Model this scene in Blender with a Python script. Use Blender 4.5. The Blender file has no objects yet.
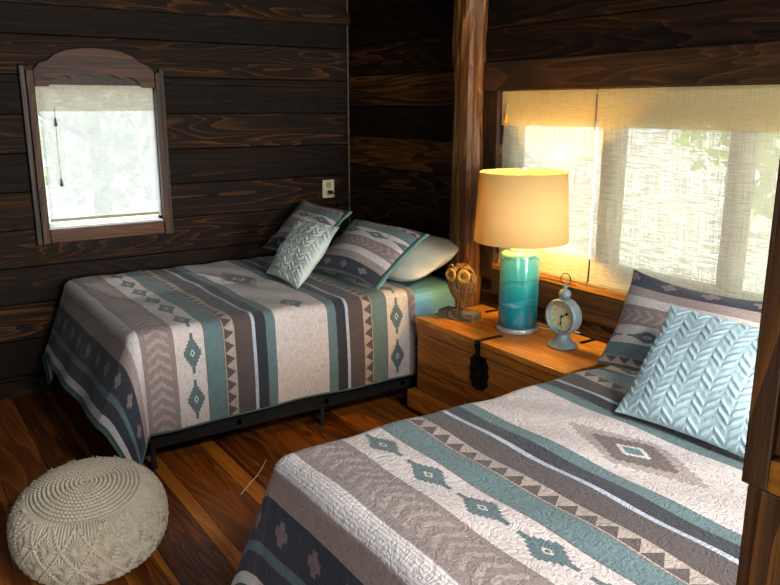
import bpy, bmesh, math, random
import numpy as np
from mathutils import Vector, Matrix, noise as mnoise
random.seed(7)
rng = np.random.default_rng(11)
SC = bpy.context.scene
COL = SC.collection
PI = math.pi

# ------------------------------------------------------------------ node helper
def lin(h):
    h = h.lstrip('#')
    r = []
    for i in (0, 2, 4):
        c = int(h[i:i+2], 16) / 255
        r.append(c / 12.92 if c <= .04045 else ((c + .055) / 1.055) ** 2.4)
    return (*r, 1.0)

class G:
    def __init__(s, name):
        s.mat = bpy.data.materials.new(name); s.mat.use_nodes = True
        s.nt = s.mat.node_tree; s.nt.nodes.clear()
        s.out = s.nt.nodes.new('ShaderNodeOutputMaterial')
    def new(s, t, **k):
        n = s.nt.nodes.new(t)
        for a, b in k.items(): setattr(n, a, b)
        return n
    def put(s, sock, v):
        if isinstance(v, bpy.types.NodeSocket): s.nt.links.new(v, sock)
        elif v is not None:
            if isinstance(v, (int, float)) and sock.type in ('RGBA',): v = (v, v, v, 1)
            sock.default_value = v
    def m(s, op, a, b=None, c=None, clamp=False):
        n = s.new('ShaderNodeMath', operation=op); n.use_clamp = clamp
        for i, v in enumerate((a, b, c)):
            if v is not None: s.put(n.inputs[i], v)
        return n.outputs[0]
    def add(s, a, b): return s.m('ADD', a, b)
    def sub(s, a, b): return s.m('SUBTRACT', a, b)
    def mul(s, a, b): return s.m('MULTIPLY', a, b)
    def abs(s, a): return s.m('ABSOLUTE', a)
    def lt(s, a, b): return s.m('LESS_THAN', a, b)
    def gt(s, a, b): return s.m('GREATER_THAN', a, b)
    def fract(s, a): return s.m('FRACT', a)
    def floor(s, a): return s.m('FLOOR', a)
    def sstep(s, x, lo, hi, a=0., b=1.):
        n = s.new('ShaderNodeMapRange', interpolation_type='SMOOTHSTEP')
        s.put(n.inputs[0], x); n.inputs[1].default_value = lo; n.inputs[2].default_value = hi
        n.inputs[3].default_value = a; n.inputs[4].default_value = b
        return n.outputs[0]
    def mix(s, f, a, b, blend='MIX'):
        n = s.new('ShaderNodeMix', data_type='RGBA', blend_type=blend)
        s.put(n.inputs[0], f); s.put(n.inputs[6], a); s.put(n.inputs[7], b)
        return n.outputs[2]
    def ramp(s, f, stops, interp='LINEAR'):
        n = s.new('ShaderNodeValToRGB'); cr = n.color_ramp; cr.interpolation = interp
        while len(cr.elements) < len(stops): cr.elements.new(.5)
        for e, (p, c) in zip(cr.elements, stops):
            e.position = p; e.color = c if len(c) == 4 else (*c, 1)
        s.put(n.inputs[0], f)
        return n.outputs[0]
    def obj(s): return s.new('ShaderNodeTexCoord').outputs['Object']
    def uv(s): return s.new('ShaderNodeTexCoord').outputs['UV']
    def sep(s, v):
        n = s.new('ShaderNodeSeparateXYZ'); s.put(n.inputs[0], v); return n.outputs
    def comb(s, x, y, z):
        n = s.new('ShaderNodeCombineXYZ')
        for i, v in enumerate((x, y, z)): s.put(n.inputs[i], v)
        return n.outputs[0]
    def vmul(s, v, k):
        n = s.new('ShaderNodeVectorMath', operation='MULTIPLY'); s.put(n.inputs[0], v); n.inputs[1].default_value = k
        return n.outputs[0]
    def vadd(s, a, b):
        n = s.new('ShaderNodeVectorMath', operation='ADD'); s.put(n.inputs[0], a); s.put(n.inputs[1], b)
        return n.outputs[0]
    def noise(s, v, scale, detail=3, rough=.55, dist=0., out=0):
        n = s.new('ShaderNodeTexNoise'); s.put(n.inputs['Vector'], v)
        n.inputs['Scale'].default_value = scale; n.inputs['Detail'].default_value = detail
        n.inputs['Roughness'].default_value = rough; n.inputs['Distortion'].default_value = dist
        return n.outputs[out]
    def attr(s, name):
        n = s.new('ShaderNodeAttribute', attribute_name=name); return n.outputs['Fac']
    def bump(s, h, strength=.3, dist=.01, normal=None):
        n = s.new('ShaderNodeBump'); s.put(n.inputs['Height'], h)
        n.inputs['Strength'].default_value = strength; n.inputs['Distance'].default_value = dist
        if normal is not None: s.put(n.inputs['Normal'], normal)
        return n.outputs[0]
    def bsdf(s, color, rough=.6, metal=0., spec=.5, bump=None, **k):
        n = s.new('ShaderNodeBsdfPrincipled')
        s.put(n.inputs['Base Color'], color); s.put(n.inputs['Roughness'], rough)
        s.put(n.inputs['Metallic'], metal); s.put(n.inputs['Specular IOR Level'], spec)
        if bump is not None: s.put(n.inputs['Normal'], bump)
        for a, b in k.items(): s.put(n.inputs[a.replace('_', ' ')], b)
        return n.outputs[0]
    def done(s, sh):
        s.nt.links.new(sh, s.out.inputs['Surface']); return s.mat
    def mixsh(s, f, a, b):
        n = s.new('ShaderNodeMixShader'); s.put(n.inputs[0], f)
        s.nt.links.new(a, n.inputs[1]); s.nt.links.new(b, n.inputs[2]); return n.outputs[0]

def simple(name, col, rough=.5, metal=0., nscale=30, var=.15, bump=.1, bdist=.002, spec=.5):
    g = G(name); o = g.obj()
    n = g.noise(o, nscale, 4)
    c = lin(col)
    lo = tuple(x * (1 - var) for x in c[:3]) + (1,); hi = tuple(min(1, x * (1 + var)) for x in c[:3]) + (1,)
    col = g.ramp(n, [(.3, lo), (.7, hi)])
    return g.done(g.bsdf(col, rough, metal, spec, g.bump(n, bump, bdist)))

def wood(name, dark, mid, light, axis, rough=.5, ring=10, grain=1., bumpk=.4, contrast=.5, spec=.4, knots=True, varamt=.5):
    """boards along local axis 0/1/2; attribute 'rnd' varies each board"""
    g = G(name); o = g.obj(); r = g.attr('rnd')
    off = g.comb(g.mul(r, 37.), g.mul(r, 23.), g.mul(r, 51.))
    k = [6., 6., 6.]; k[axis] = .55
    k2 = [110., 110., 110.]; k2[axis] = 2.2
    p = g.vadd(g.vmul(o, tuple(k)), off)
    low = g.noise(p, 1.0, 2, .5, .6)
    rings = g.fract(g.mul(low, ring * 1.6))
    rings = g.m('POWER', rings, 2.2)
    fine = g.noise(g.vadd(g.vmul(o, tuple(k2)), off), 1.0, 4, .65)
    blot = g.noise(g.vadd(g.vmul(o, tuple(x * .45 for x in k)), off), 1.6, 4, .6)
    t = g.add(g.mul(rings, .30), g.add(g.mul(fine, .45 * grain), g.mul(blot, .55)))
    t = g.add(t, g.mul(g.sub(r, .5), varamt))
    c = g.ramp(t, [(.62 - contrast * .5, lin(dark)), (.62, lin(mid)), (.62 + contrast * .6, lin(light))])
    if knots:
        v = g.new('ShaderNodeTexVoronoi', feature='F1'); kk = [2.2, 2.2, 2.2]; kk[axis] = .9
        g.put(v.inputs['Vector'], g.vadd(g.vmul(o, tuple(kk)), off)); v.inputs['Scale'].default_value = 1.6
        kd = g.sstep(v.outputs['Distance'], .05, .1)
        c = g.mix(kd, lin(dark), c)
    h = g.add(g.mul(fine, .6), g.mul(rings, .4))
    return g.done(g.bsdf(c, g.sstep(fine, .2, .8, rough - .08, rough + .12), 0, spec, g.bump(h, bumpk, .004)))

# ------------------------------------------------------------------ mesh helper
class MB:
    def __init__(s):
        s.v = []; s.f = []; s.mi = []; s.rnd = []; s.uv = []; s.sm = []
    def face(s, idx, mi=0, r=.5, uv=None, sm=False):
        s.f.append(tuple(idx)); s.mi.append(mi); s.rnd.append(r); s.uv.append(uv); s.sm.append(sm)
    def box(s, lo, hi, mi=0, r=None, bev=0., mat=None):
        if r is None: r = random.random()
        lo = Vector(lo); hi = Vector(hi)
        bm = bmesh.new(); bmesh.ops.create_cube(bm, size=1)
        for v in bm.verts:
            v.co = Vector([lo[i] + (hi[i] - lo[i]) * (v.co[i] + .5) for i in range(3)])
        if bev > 0:
            bmesh.ops.bevel(bm, geom=bm.edges[:], offset=bev, segments=2, profile=.6, affect='EDGES')
        s.bm(bm, mi, r, mat)
    def bm(s, bm, mi=0, r=.5, mat=None, sm=False):
        b = len(s.v)
        bm.verts.index_update()
        for v in bm.verts: s.v.append(tuple(mat @ v.co) if mat else tuple(v.co))
        for f in bm.faces: s.face([b + v.index for v in f.verts], mi, r, None, sm)
        bm.free()
    def prism(s, pts, axis, a, c, mi=0, r=.5):
        """2-D outline pts extruded along axis from a to c"""
        n = len(pts); b = len(s.v)
        def P(p, t):
            q = [0, 0, 0]; o = [i for i in range(3) if i != axis]
            q[o[0]], q[o[1]] = p; q[axis] = t; return tuple(q)
        for p in pts: s.v.append(P(p, a))
        for p in pts: s.v.append(P(p, c))
        s.face(list(range(b, b + n)), mi, r); s.face(list(range(b + 2 * n - 1, b + n - 1, -1)), mi, r)
        for i in range(n):
            j = (i + 1) % n; s.face((b + i, b + j, b + n + j, b + n + i), mi, r)
    def lathe(s, prof, segs=32, c=(0, 0, 0), mi=0, r=.5, mat=None, cap=True, sm=True):
        b = len(s.v); n = len(prof)
        for (rr, z) in prof:
            for k in range(segs):
                a = 2 * PI * k / segs
                p = Vector((rr * math.cos(a), rr * math.sin(a), z))
                p = (mat @ p) if mat else p + Vector(c)
                s.v.append(tuple(p))
        for i in range(n - 1):
            for k in range(segs):
                q = (k + 1) % segs
                s.face((b + i * segs + k, b + i * segs + q, b + (i + 1) * segs + q, b + (i + 1) * segs + k), mi, r,
                       [(k / segs, prof[i][1]), ((k + 1) / segs, prof[i][1]), ((k + 1) / segs, prof[i+1][1]), (k / segs, prof[i+1][1])], sm)
        if cap:
            if prof[0][0] > 1e-6: s.face([b + k for k in range(segs - 1, -1, -1)], mi, r)
            if prof[-1][0] > 1e-6: s.face([b + (n - 1) * segs + k for k in range(segs)], mi, r)
    def tube(s, pts, rad, segs=8, mi=0, r=.5, closed=False, taper=None):
        pts = [Vector(p) for p in pts]; n = len(pts); b = len(s.v)
        prev = None
        for i, p in enumerate(pts):
            if closed: t = (pts[(i + 1) % n] - pts[i - 1])
            else: t = pts[min(i + 1, n - 1)] - pts[max(i - 1, 0)]
            t = t.normalized() if t.length > 1e-9 else Vector((0, 0, 1))
            if prev is None:
                u = t.orthogonal().normalized()
            else:
                u = (prev - t * prev.dot(t)); u = u.normalized() if u.length > 1e-6 else t.orthogonal().normalized()
            prev = u; w = t.cross(u)
            rr = rad * (taper[i] if taper else 1)
            for k in range(segs):
                a = 2 * PI * k / segs
                s.v.append(tuple(p + u * (rr * math.cos(a)) + w * (rr * math.sin(a))))
        m = n if closed else n - 1
        for i in range(m):
            j = (i + 1) % n
            for k in range(segs):
                q = (k + 1) % segs
                s.face((b + i * segs + k, b + i * segs + q, b + j * segs + q, b + j * segs + k), mi, r, None, True)
        if not closed:
            s.face([b + k for k in range(segs - 1, -1, -1)], mi, r); s.face([b + (n - 1) * segs + k for k in range(segs)], mi, r)
    def build(s, name, mats, parent=None, kind=None, label=None, mat_world=None):
        me = bpy.data.meshes.new(name)
        me.from_pydata(s.v, [], s.f)
        if not isinstance(mats, (list, tuple)): mats = [mats]
        for m in mats: me.materials.append(m)
        me.polygons.foreach_set('material_index', s.mi)
        me.polygons.foreach_set('use_smooth', s.sm)
        a = me.attributes.new('rnd', 'FLOAT', 'FACE'); a.data.foreach_set('value', s.rnd)
        if any(u is not None for u in s.uv):
            ul = me.uv_layers.new(name='UVMap'); flat = []
            for f, u in zip(s.f, s.uv):
                for i in range(len(f)): flat += list(u[i]) if u else [0, 0]
            ul.data.foreach_set('uv', flat)
        me.validate(); me.update()
        bm = bmesh.new(); bm.from_mesh(me); bmesh.ops.recalc_face_normals(bm, faces=bm.faces[:]); bm.to_mesh(me); bm.free()
        return link(name, me, parent, kind, label)

def link(name, me, parent=None, kind=None, label=None):
    o = bpy.data.objects.new(name, me); COL.objects.link(o)
    if parent is not None: o.parent = parent
    if kind: o['kind'] = kind
    if label: o['label'] = label
    return o
def empty(name, label, cat, loc=(0, 0, 0), rz=0, group=None):
    o = bpy.data.objects.new(name, None); COL.objects.link(o); o.location = loc; o.rotation_euler = (0, 0, rz)
    o.empty_display_size = .05
    return tag(o, label, cat, group)
def tag(o, label, cat, group=None):
    o['label'] = label; o['category'] = cat
    if group: o['group'] = group
    return o
def grid(name, P, UV, mats, parent=None, wrap=False, label=None, kind=None, smooth=True, mi=None):
    """P (n,m,3) array -> quad grid mesh; UV (n,m,2)"""
    n, m = P.shape[:2]
    idx = np.arange(n * m).reshape(n, m)
    if wrap: idx = np.concatenate([idx, idx[:, :1]], 1)
    q = np.stack([idx[:-1, :-1], idx[:-1, 1:], idx[1:, 1:], idx[1:, :-1]], -1).reshape(-1, 4)
    me = bpy.data.meshes.new(name)
    me.vertices.add(n * m); me.vertices.foreach_set('co', P.reshape(-1).astype(np.float32))
    me.loops.add(q.size); me.loops.foreach_set('vertex_index', q.reshape(-1).astype(np.int32))
    me.polygons.add(len(q)); me.polygons.foreach_set('loop_start', np.arange(0, q.size, 4, dtype=np.int32))
    me.polygons.foreach_set('loop_total', np.full(len(q), 4, np.int32))
    me.update(calc_edges=True)
    if UV is not None:
        ul = me.uv_layers.new(name='UVMap')
        ul.data.foreach_set('uv', UV.reshape(-1, 2)[q.reshape(-1)].reshape(-1).astype(np.float32))
    if smooth: me.polygons.foreach_set('use_smooth', np.ones(len(q), bool))
    if not isinstance(mats, (list, tuple)): mats = [mats]
    for mm in mats: me.materials.append(mm)
    if mi is not None: me.polygons.foreach_set('material_index', mi.reshape(-1).astype(np.int32))
    me.validate(); me.update()
    return link(name, me, parent, kind, label)
def solidify(o, t, off=-1.):
    md = o.modifiers.new('thickness', 'SOLIDIFY'); md.thickness = t; md.offset = off; md.use_rim = True

# ------------------------------------------------------------------ materials
M = {}
M['wallx'] = wood('dark stained wall boards', '#0c0805', '#22150a', '#6e451f', 0, .65, 9, .9, .5, .62, spec=.15, varamt=.34)
M['wally'] = wood('dark stained wall boards across', '#0c0805', '#25160a', '#764a20', 1, .65, 9, .9, .5, .62, spec=.15, varamt=.34)
M['hdr'] = wood('dark brown header board', '#150b06', '#34200f', '#5d3a1e', 1, .5, 7, .8, .3, .6)
M['hdrz'] = wood('dark brown upright board', '#150b06', '#34200f', '#5d3a1e', 2, .5, 7, .8, .3, .6)
M['casez'] = wood('stained casing upright', '#1c0f07', '#442710', '#74491f', 2, .55, 6, .8, .3, .6, knots=False)
M['casex'] = wood('stained casing across', '#211007', '#4c2a11', '#74471f', 0, .55, 6, .7, .3, .6, knots=False)
M['casey'] = wood('honey sill board', '#6b4218', '#b0752f', '#d79b4a', 1, .42, 6, .7, .2, .6, knots=False)
M['post'] = wood('hewn timber', '#1f1005', '#583512', '#9a6a30', 2, .5, 9, 1., .8, .6)
M['post2'] = wood('near dark timber', '#1a0d06', '#573413', '#9a6426', 2, .45, 8, 1., .6, .7)
M['rail'] = wood('honey rail end', '#5a300c', '#a5661d', '#d69a45', 1, .42, 6, .9, .5, .6, knots=False)
M['floor'] = wood('amber floor boards', '#4a2208', '#8e4e18', '#c17a2a', 1, .33, 7, .7, .15, .7, .5, True, .65)
M['pine'] = wood('amber pine', '#8c4d12', '#cb842d', '#e9b257', 1, .38, 7, .6, .15, .7)
M['pinez'] = wood('amber pine front', '#74400f', '#b06c22', '#d69a45', 1, .42, 7, .6, .2, .7)
M['drift'] = wood('weathered wood block', '#3a3126', '#6f6350', '#9a8c72', 1, .8, 6, 1., .5, .6, knots=False)
M['ceil'] = wood('dark ceiling boards', '#0a0705', '#22150b', '#49301a', 0, .6, 8, .8, .3, .6)
M['black'] = simple('black metal', '#040404', .85, .0, 60, .3)
M['iron'] = simple('wrought iron', '#0a0908', .5, .7, 80, .4, .4)
M['white_trim'] = simple('white vinyl', '#d9dcdc', .4, 0, 20, .03, .02)
M['chink'] = simple('pale seam strip', '#6a5c4a', .7, 0, 40, .3)
M['mattress'] = simple('white mattress fabric', '#c9c8c2', .9, 0, 120, .05)
M['sheet'] = simple('turquoise sheet', '#6fabc4', .85, 0, 160, .12, .2)
M['sheet_white'] = simple('white sheet hem', '#d8d4c8', .85, 0, 160, .05, .2)
M['darkfab'] = simple('black fabric', '#0d0d0e', .95, 0, 100, .2)
M['sage'] = simple('sage white cotton', '#cccdc0', .85, 0, 200, .05, .15)
M['flange'] = simple('pale teal piping fabric', '#6f9a93', .85, 0, 140, .12, .4)
M['binding'] = simple('dark teal binding', '#46605e', .85, 0, 140, .12, .4)
M['ivory'] = simple('ivory plastic', '#cfc9a8', .4, 0, 20, .03, .02)
M['socket'] = simple('tan plastic', '#a59c74', .5, 0, 20, .05, .02)
M['rubber'] = simple('black rubber', '#080808', .6, 0, 30, .1, .02)
M['zinc'] = simple('galvanised grey metal', '#7f929a', .55, .35, 35, .22, .25)
M['dial'] = simple('cream clock dial', '#ccd2a8', .5, 0, 25, .05, .02)
M['ink'] = simple('dark ink', '#15120f', .6, 0, 40, .1, .02)
M['num'] = simple('faded ink', '#8b8a6a', .6, 0, 40, .1, .02)
M['brass'] = simple('brass', '#b98f45', .3, .9, 40, .1, .05)
M['creamw'] = simple('cream enamel', '#e8dfc6', .35, 0, 30, .04, .02)
M['wicker'] = simple('wicker', '#7d5a30', .7, 0, 120, .3, .5)
M['ochre'] = simple('ochre wood', '#c08a2e', .6, 0, 60, .2, .3)
M['ochre_dark'] = simple('brown wood', '#6f4a1c', .6, 0, 60, .2, .3)
M['cord'] = simple('pale cord', '#cfc6b0', .6, 0, 60, .1, .1)
M['bark'] = simple('bark', '#4d4334', .9, 0, 20, .4, .8, .02)
M['gravel'] = simple('pale dry ground', '#cfcdbf', .95, 0, 3, .2, .5, .02)

def leafmat(name, a, b):
    g = G(name); o = g.obj(); n = g.noise(o, 3., 3)
    c = g.ramp(n, [(.3, lin(a)), (.7, lin(b))])
    d = g.new('ShaderNodeBsdfDiffuse'); g.put(d.inputs[0], c)
    t = g.new('ShaderNodeBsdfTranslucent'); g.put(t.inputs[0], c)
    return g.done(g.mixsh(.45, d.outputs[0], t.outputs[0]))
M['leaf1'] = leafmat('leaf bright', '#7fa04a', '#b5c976')
M['leaf2'] = leafmat('leaf mid', '#5f8547', '#93b06a')

def pane():
    g = G('window glass')
    t = g.new('ShaderNodeBsdfTransparent'); gl = g.new('ShaderNodeBsdfGlossy'); gl.inputs['Roughness'].default_value = .02
    return g.done(g.mixsh(.06, t.outputs[0], gl.outputs[0]))
M['glass'] = pane()

def acrylic():
    g = G('clear acrylic')
    d = g.new('ShaderNodeBsdfDiffuse'); d.inputs[0].default_value = (.8, .86, .86, 1); t = g.new('ShaderNodeBsdfTransparent'); gl = g.new('ShaderNodeBsdfGlossy'); gl.inputs['Roughness'].default_value = .05
    return g.done(g.mixsh(.25, g.mixsh(.55, d.outputs[0], t.outputs[0]), gl.outputs[0]))
    return g.done(g.bsdf((.95, .97, .97, 1), .05, 0, .5, None, Transmission_Weight=.85, IOR=1.45))
M['acrylic'] = acrylic()

def blind_mat(name, col, openk, trans=.3):
    """woven fibre shade: threads of cloth with real gaps between them (UV in metres)"""
    g = G(name); u = g.uv(); x, y, _ = g.sep(u)
    fib = g.noise(g.comb(g.mul(x, 14.), g.mul(y, 330.), 0.), 1., 4, .7)
    fib2 = g.noise(g.comb(g.mul(x, 7.), g.mul(y, 150.), 3.), 1., 3, .6)
    yarn = g.noise(g.comb(g.mul(x, 260.), g.mul(y, 5.), 7.), 1., 2, .6)
    t = g.add(g.mul(fib, .5), g.add(g.mul(fib2, .32), g.mul(yarn, .33)))
    gap = g.sstep(t, .50, .66, 0., 1.)
    gap = g.m('MULTIPLY', gap, openk)
    c = g.mix(fib2, lin(col), g.mix(.5, lin(col), (.95, .9, .75, 1)))
    d = g.new('ShaderNodeBsdfDiffuse'); g.put(d.inputs[0], c)
    tr = g.new('ShaderNodeBsdfTranslucent'); g.put(tr.inputs[0], c)
    body = g.mixsh(trans, d.outputs[0], tr.outputs[0])
    tp = g.new('ShaderNodeBsdfTransparent')
    return g.done(g.mixsh(gap, body, tp.outputs[0]))
M['blindA'] = blind_mat('pale woven blind', '#ccd8e2', .22, .19)  # bluish tint of the cooler daylight is put into the cloth colour
M['blindB'] = blind_mat('straw woven blind', '#d3cbaa', .36, .27)
M['valance'] = blind_mat('lamp-tinted straw valance', '#d6bd76', .22, .36)  # straw colour, pushed more golden to stand in for the lamp's glow
M['valanceA'] = blind_mat('pale woven valance', '#d6d1be', .34, .35)

def shade_mat():
    g = G('glow-tinted linen shade'); o = g.obj()
    n = g.noise(g.vmul(o, (200, 200, 200)), 1., 2)
    c = g.ramp(n, [(.3, lin('#dec382')), (.7, lin('#e3ca8e'))])  # off-white linen; the bulb's yellow glow is put into this colour
    d = g.new('ShaderNodeBsdfDiffuse'); g.put(d.inputs[0], c)
    t = g.new('ShaderNodeBsdfTranslucent'); g.put(t.inputs[0], c)
    return g.done(g.mixsh(.24, d.outputs[0], t.outputs[0]))
M['shade'] = shade_mat()
def emit(name, col, s):
    g = G(name); e = g.new('ShaderNodeEmission'); e.inputs[0].default_value = col; e.inputs[1].default_value = s
    return g.done(e.outputs[0])
M['bulb'] = emit('glowing bulb', (1., .58, .12, 1), 290.)

def lampglass():
    g = G('teal swirl glass'); o = g.obj(); x, y, z = g.sep(o)
    wob = g.noise(g.vmul(o, (4, 4, 3)), 1., 3, .5, .5)
    t = g.add(g.mul(z, 1.), g.mul(g.sub(wob, .5), .16))
    base = g.ramp(g.m('DIVIDE', t, .4, clamp=True), [(0., lin('#0f5f78')), (.25, lin('#137f93')), (.42, lin('#1d93a0')), (.58, lin('#2fa5a4')), (.78, lin('#4fb5a8')), (1., lin('#7cc9b4'))])
    band = g.noise(g.comb(g.mul(x, 2.), g.mul(y, 2.), g.mul(t, 26.)), 1., 3, .6, .4)
    base = g.mix(g.mul(g.sstep(band, .56, .72), .55), base, lin('#9ed6cd'))
    vein = g.sstep(g.abs(g.sub(g.fract(g.add(g.mul(t, 9.), g.mul(band, .7))), .5)), .0, .05, 1., 0.)
    base = g.mix(g.mul(vein, .55), base, lin('#3a5a50'))
    return g.done(g.bsdf(base, .12, 0, .6, None, Coat_Weight=.4, Subsurface_Weight=.0))
M['lampglass'] = lampglass()

# ---- quilt pattern -------------------------------------------------
def quilt_color(g, u, v):
    """stripes by distance d from the middle of the quilt, motifs along v (metres)"""
    K = lin('#363a46'); CH = lin('#2f323a'); C = lin('#c6bcb8'); T = lin('#5d7477'); W = lin('#a9b2c0'); B = lin('#514847'); W2 = lin('#d0cac6')
    TAN = lin('#a3958c'); GR = lin('#6a6664'); CV = lin('#877a76'); MV = lin('#9d8d88'); HEM = lin('#425a58')
    du = g.sub(u, 1.675); d = g.abs(du)
    st = [(0, C), (.138, T), (.187, CH), (.243, W), (.259, B), (.345, TAN), (.353, TAN), (.402, GR), (.408, T), (.487, GR), (.495, C),
          (.632, CV), (.785, W2), (.862, MV), (.945, K), (1.080, T), (1.112, K), (1.178, W2), (1.215, HEM)]
    base = g.ramp(g.m('DIVIDE', d, 1.4), [(a / 1.4, c) for a, c in st], 'CONSTANT')
    # stepped diamonds
    def sd(cu, cv, a, b, n):
        x = g.abs(g.sub(cu, 0.)) ; y = g.abs(cv)
        x = g.m('DIVIDE', g.floor(g.mul(x, n / a)), n); y = g.m('DIVIDE', g.floor(g.mul(y, n / b)), n)
        return g.lt(g.add(x, y), .95)
    def tri_wave(v, per, ph):
        return g.mul(g.sub(g.fract(g.add(g.m('DIVIDE', g.sub(v, ph), per), .5)), .5), per)
    TD = lin('#456066')
    # woven streaks
    sv = g.comb(g.mul(u, 420.), g.mul(v, 26.), 0.)
    streak = g.noise(sv, 1., 3, .6)
    # triangle row
    tw = g.fract(g.m('DIVIDE', v, .062))
    up = g.sub(1., g.abs(g.sub(g.mul(tw, 2.), 1.)))
    hgt = g.m('DIVIDE', g.sub(.400, d), .045)
    tri = g.mul(g.mul(g.gt(d, .355), g.lt(d, .400)), g.lt(hgt, up))
    base = g.mix(tri, base, lin('#554b48'))
    # chevron leaves in the grey mauve band
    cd = g.abs(g.sub(d, .708))
    ch = g.fract(g.add(g.m('DIVIDE', v, .05), g.mul(cd, 14.)))
    chn = g.add(ch, g.mul(g.sub(g.noise(g.comb(g.mul(u, 60.), g.mul(v, 60.), 2.), 1., 2), .5), .9))
    chm = g.mul(g.mul(g.gt(d, .64), g.lt(d, .778)), g.mul(g.lt(chn, .42), g.lt(cd, .05)))
    base = g.mix(g.mul(chm, .42), base, lin('#b9a9a5'))
    # fine check in white band
    gz = g.mul(g.gt(d, .785), g.lt(d, .862))
    ck = g.mul(g.lt(g.fract(g.mul(u, 95.)), .38), gz)
    base = g.mix(g.mul(ck, .45), base, lin('#84808a'))
    # small diamonds, row in outer cream band
    tv = tri_wave(v, .2165, .09)
    r1 = g.sub(d, .556)
    jag = g.mul(g.sub(g.fract(g.mul(tv, 60.)), .5), .0)
    dia = g.m('MAXIMUM', sd(r1, tv, .040, .074, 5), sd(r1, tv, .014, .094, 2))
    base = g.mix(g.mul(dia, .92), base, TD)
    base = g.mix(sd(r1, tv, .010, .018, 3), base, lin('#c4bcb4'))
    base = g.mix(sd(r1, tv, .005, .008, 2), base, TD)
    # middle row: large brown diamond, teal ones either side
    big = g.sub(v, .09)
    base = g.mix(g.mul(sd(du, big, .10, .235, 9), .7), base, lin('#8b7b76'))
    base = g.mix(sd(du, big, .078, .145, 7), base, lin('#6b5d5a'))
    base = g.mix(sd(du, big, .036, .058, 5), base, lin('#cfccc8'))
    base = g.mix(sd(du, big, .023, .036, 4), base, lin('#5c7c84'))
    bm_ = g.sub(g.abs(big), .645)
    base = g.mix(g.mul(sd(du, bm_, .055, .085, 4), .92), base, TD)
    base = g.mix(sd(du, bm_, .02, .03, 2), base, lin('#b4aca6'))
    base = g.mix(sd(du, bm_, .008, .012, 1), base, TD)
    # little mauve stars in the dark band
    tw2 = tri_wave(v, .17, .02); rs = g.sub(d, 1.015)
    ax = g.abs(rs); ay = g.abs(tw2)
    star = g.m('MAXIMUM', g.mul(g.lt(ax, .036), g.lt(ay, .013)), g.mul(g.lt(ay, .032), g.lt(ax, .014)))
    star = g.m('MAXIMUM', star, g.lt(g.add(ax, ay), .034))
    base = g.mix(g.mul(star, .75), base, lin('#8f7d7c'))
    base = g.mix(1., base, g.ramp(streak, [(.25, (.74, .74, .74, 1)), (.75, (1.25, 1.25, 1.25, 1))]), 'MULTIPLY')
    return base, streak
def quilt_mat(name, groove=.8):
    g = G(name); x, y, _ = g.sep(g.uv())
    c, streak = quilt_color(g, x, y)
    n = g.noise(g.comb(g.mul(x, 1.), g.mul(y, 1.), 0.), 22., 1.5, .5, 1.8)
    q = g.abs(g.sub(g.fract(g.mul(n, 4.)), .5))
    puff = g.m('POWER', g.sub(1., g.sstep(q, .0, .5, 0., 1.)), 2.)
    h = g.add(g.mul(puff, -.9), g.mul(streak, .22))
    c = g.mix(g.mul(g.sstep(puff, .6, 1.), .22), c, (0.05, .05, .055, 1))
    return g.done(g.bsdf(c, .9, 0, .2, g.bump(h, groove, .006), Sheen_Weight=.15))
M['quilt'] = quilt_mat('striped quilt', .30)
def knit_mat(name, col):
    g = G(name); o = g.obj(); n = g.noise(o, 260., 2)
    c = lin(col)
    cc = g.ramp(n, [(.3, tuple(k * .85 for k in c[:3]) + (1,)), (.7, tuple(min(1, k * 1.08) for k in c[:3]) + (1,))])
    return g.done(g.bsdf(cc, .95, 0, .15, g.bump(n, .5, .003), Sheen_Weight=.2))
M['knit_aqua'] = knit_mat('aqua knit', '#a6c0c8')
M['knit_mint'] = knit_mat('pale mint knit', '#cad5ce')
M['rope'] = knit_mat('cream cotton rope', '#b6ac98')

# ------------------------------------------------------------------ the room
XB, YA = 2.773, 4.603
XL, YB, ZC = -1.9, -2.4, 2.55
TH = .12
def board_wall(axis, lo_a, hi_a, fixed, out, edges, holes, mi=0):
    """horizontal boards between z edges; axis = run direction; holes = (a0,a1,z0,z1)"""
    mb = MB()
    def seg(a0, a1, z0, z1, r):
        if a1 - a0 < .01 or z1 - z0 < .004: return
        f0, f1 = (fixed, fixed + out) if out > 0 else (fixed + out, fixed)
        if axis == 0: mb.box((a0, f0, z0), (a1, f1, z1), 0, r, .005 if z1 - z0 > .03 else 0)
        else: mb.box((f0, a0, z0), (f1, a1, z1), 0, r, .005 if z1 - z0 > .03 else 0)
    for z0, z1 in zip(edges[:-1], edges[1:]):
        cuts = sorted({z0, z1} | {h[i] for h in holes for i in (2, 3) if z0 < h[i] < z1})
        r = random.random()
        for c0, c1 in zip(cuts[:-1], cuts[1:]):
            zc = (c0 + c1) / 2
            hs = sorted([h for h in holes if h[2] < zc < h[3]])
            a = lo_a
            for h in hs:
                seg(a, h[0], c0 + (.002 if c0 == z0 else 0), c1 - (.002 if c1 == z1 else 0), r); a = h[1]
            seg(a, hi_a, c0 + (.002 if c0 == z0 else 0), c1 - (.002 if c1 == z1 else 0), r)
    # backing behind the seams
    return mb
def backing(mb, axis, lo_a, hi_a, f0, f1, holes):
    hs = sorted(holes); a = lo_a
    def bx(a0, a1, z0, z1):
        if axis == 0: mb.box((a0, f0, z0), (a1, f1, z1), 0, .1)
        else: mb.box((f0, a0, z0), (f1, a1, z1), 0, .1)
    for h in hs:
        bx(a, h[0], 0, ZC); bx(h[0], h[1], 0, h[2]); bx(h[0], h[1], h[3], ZC); a = h[1]
    bx(a, hi_a, 0, ZC)

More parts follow.
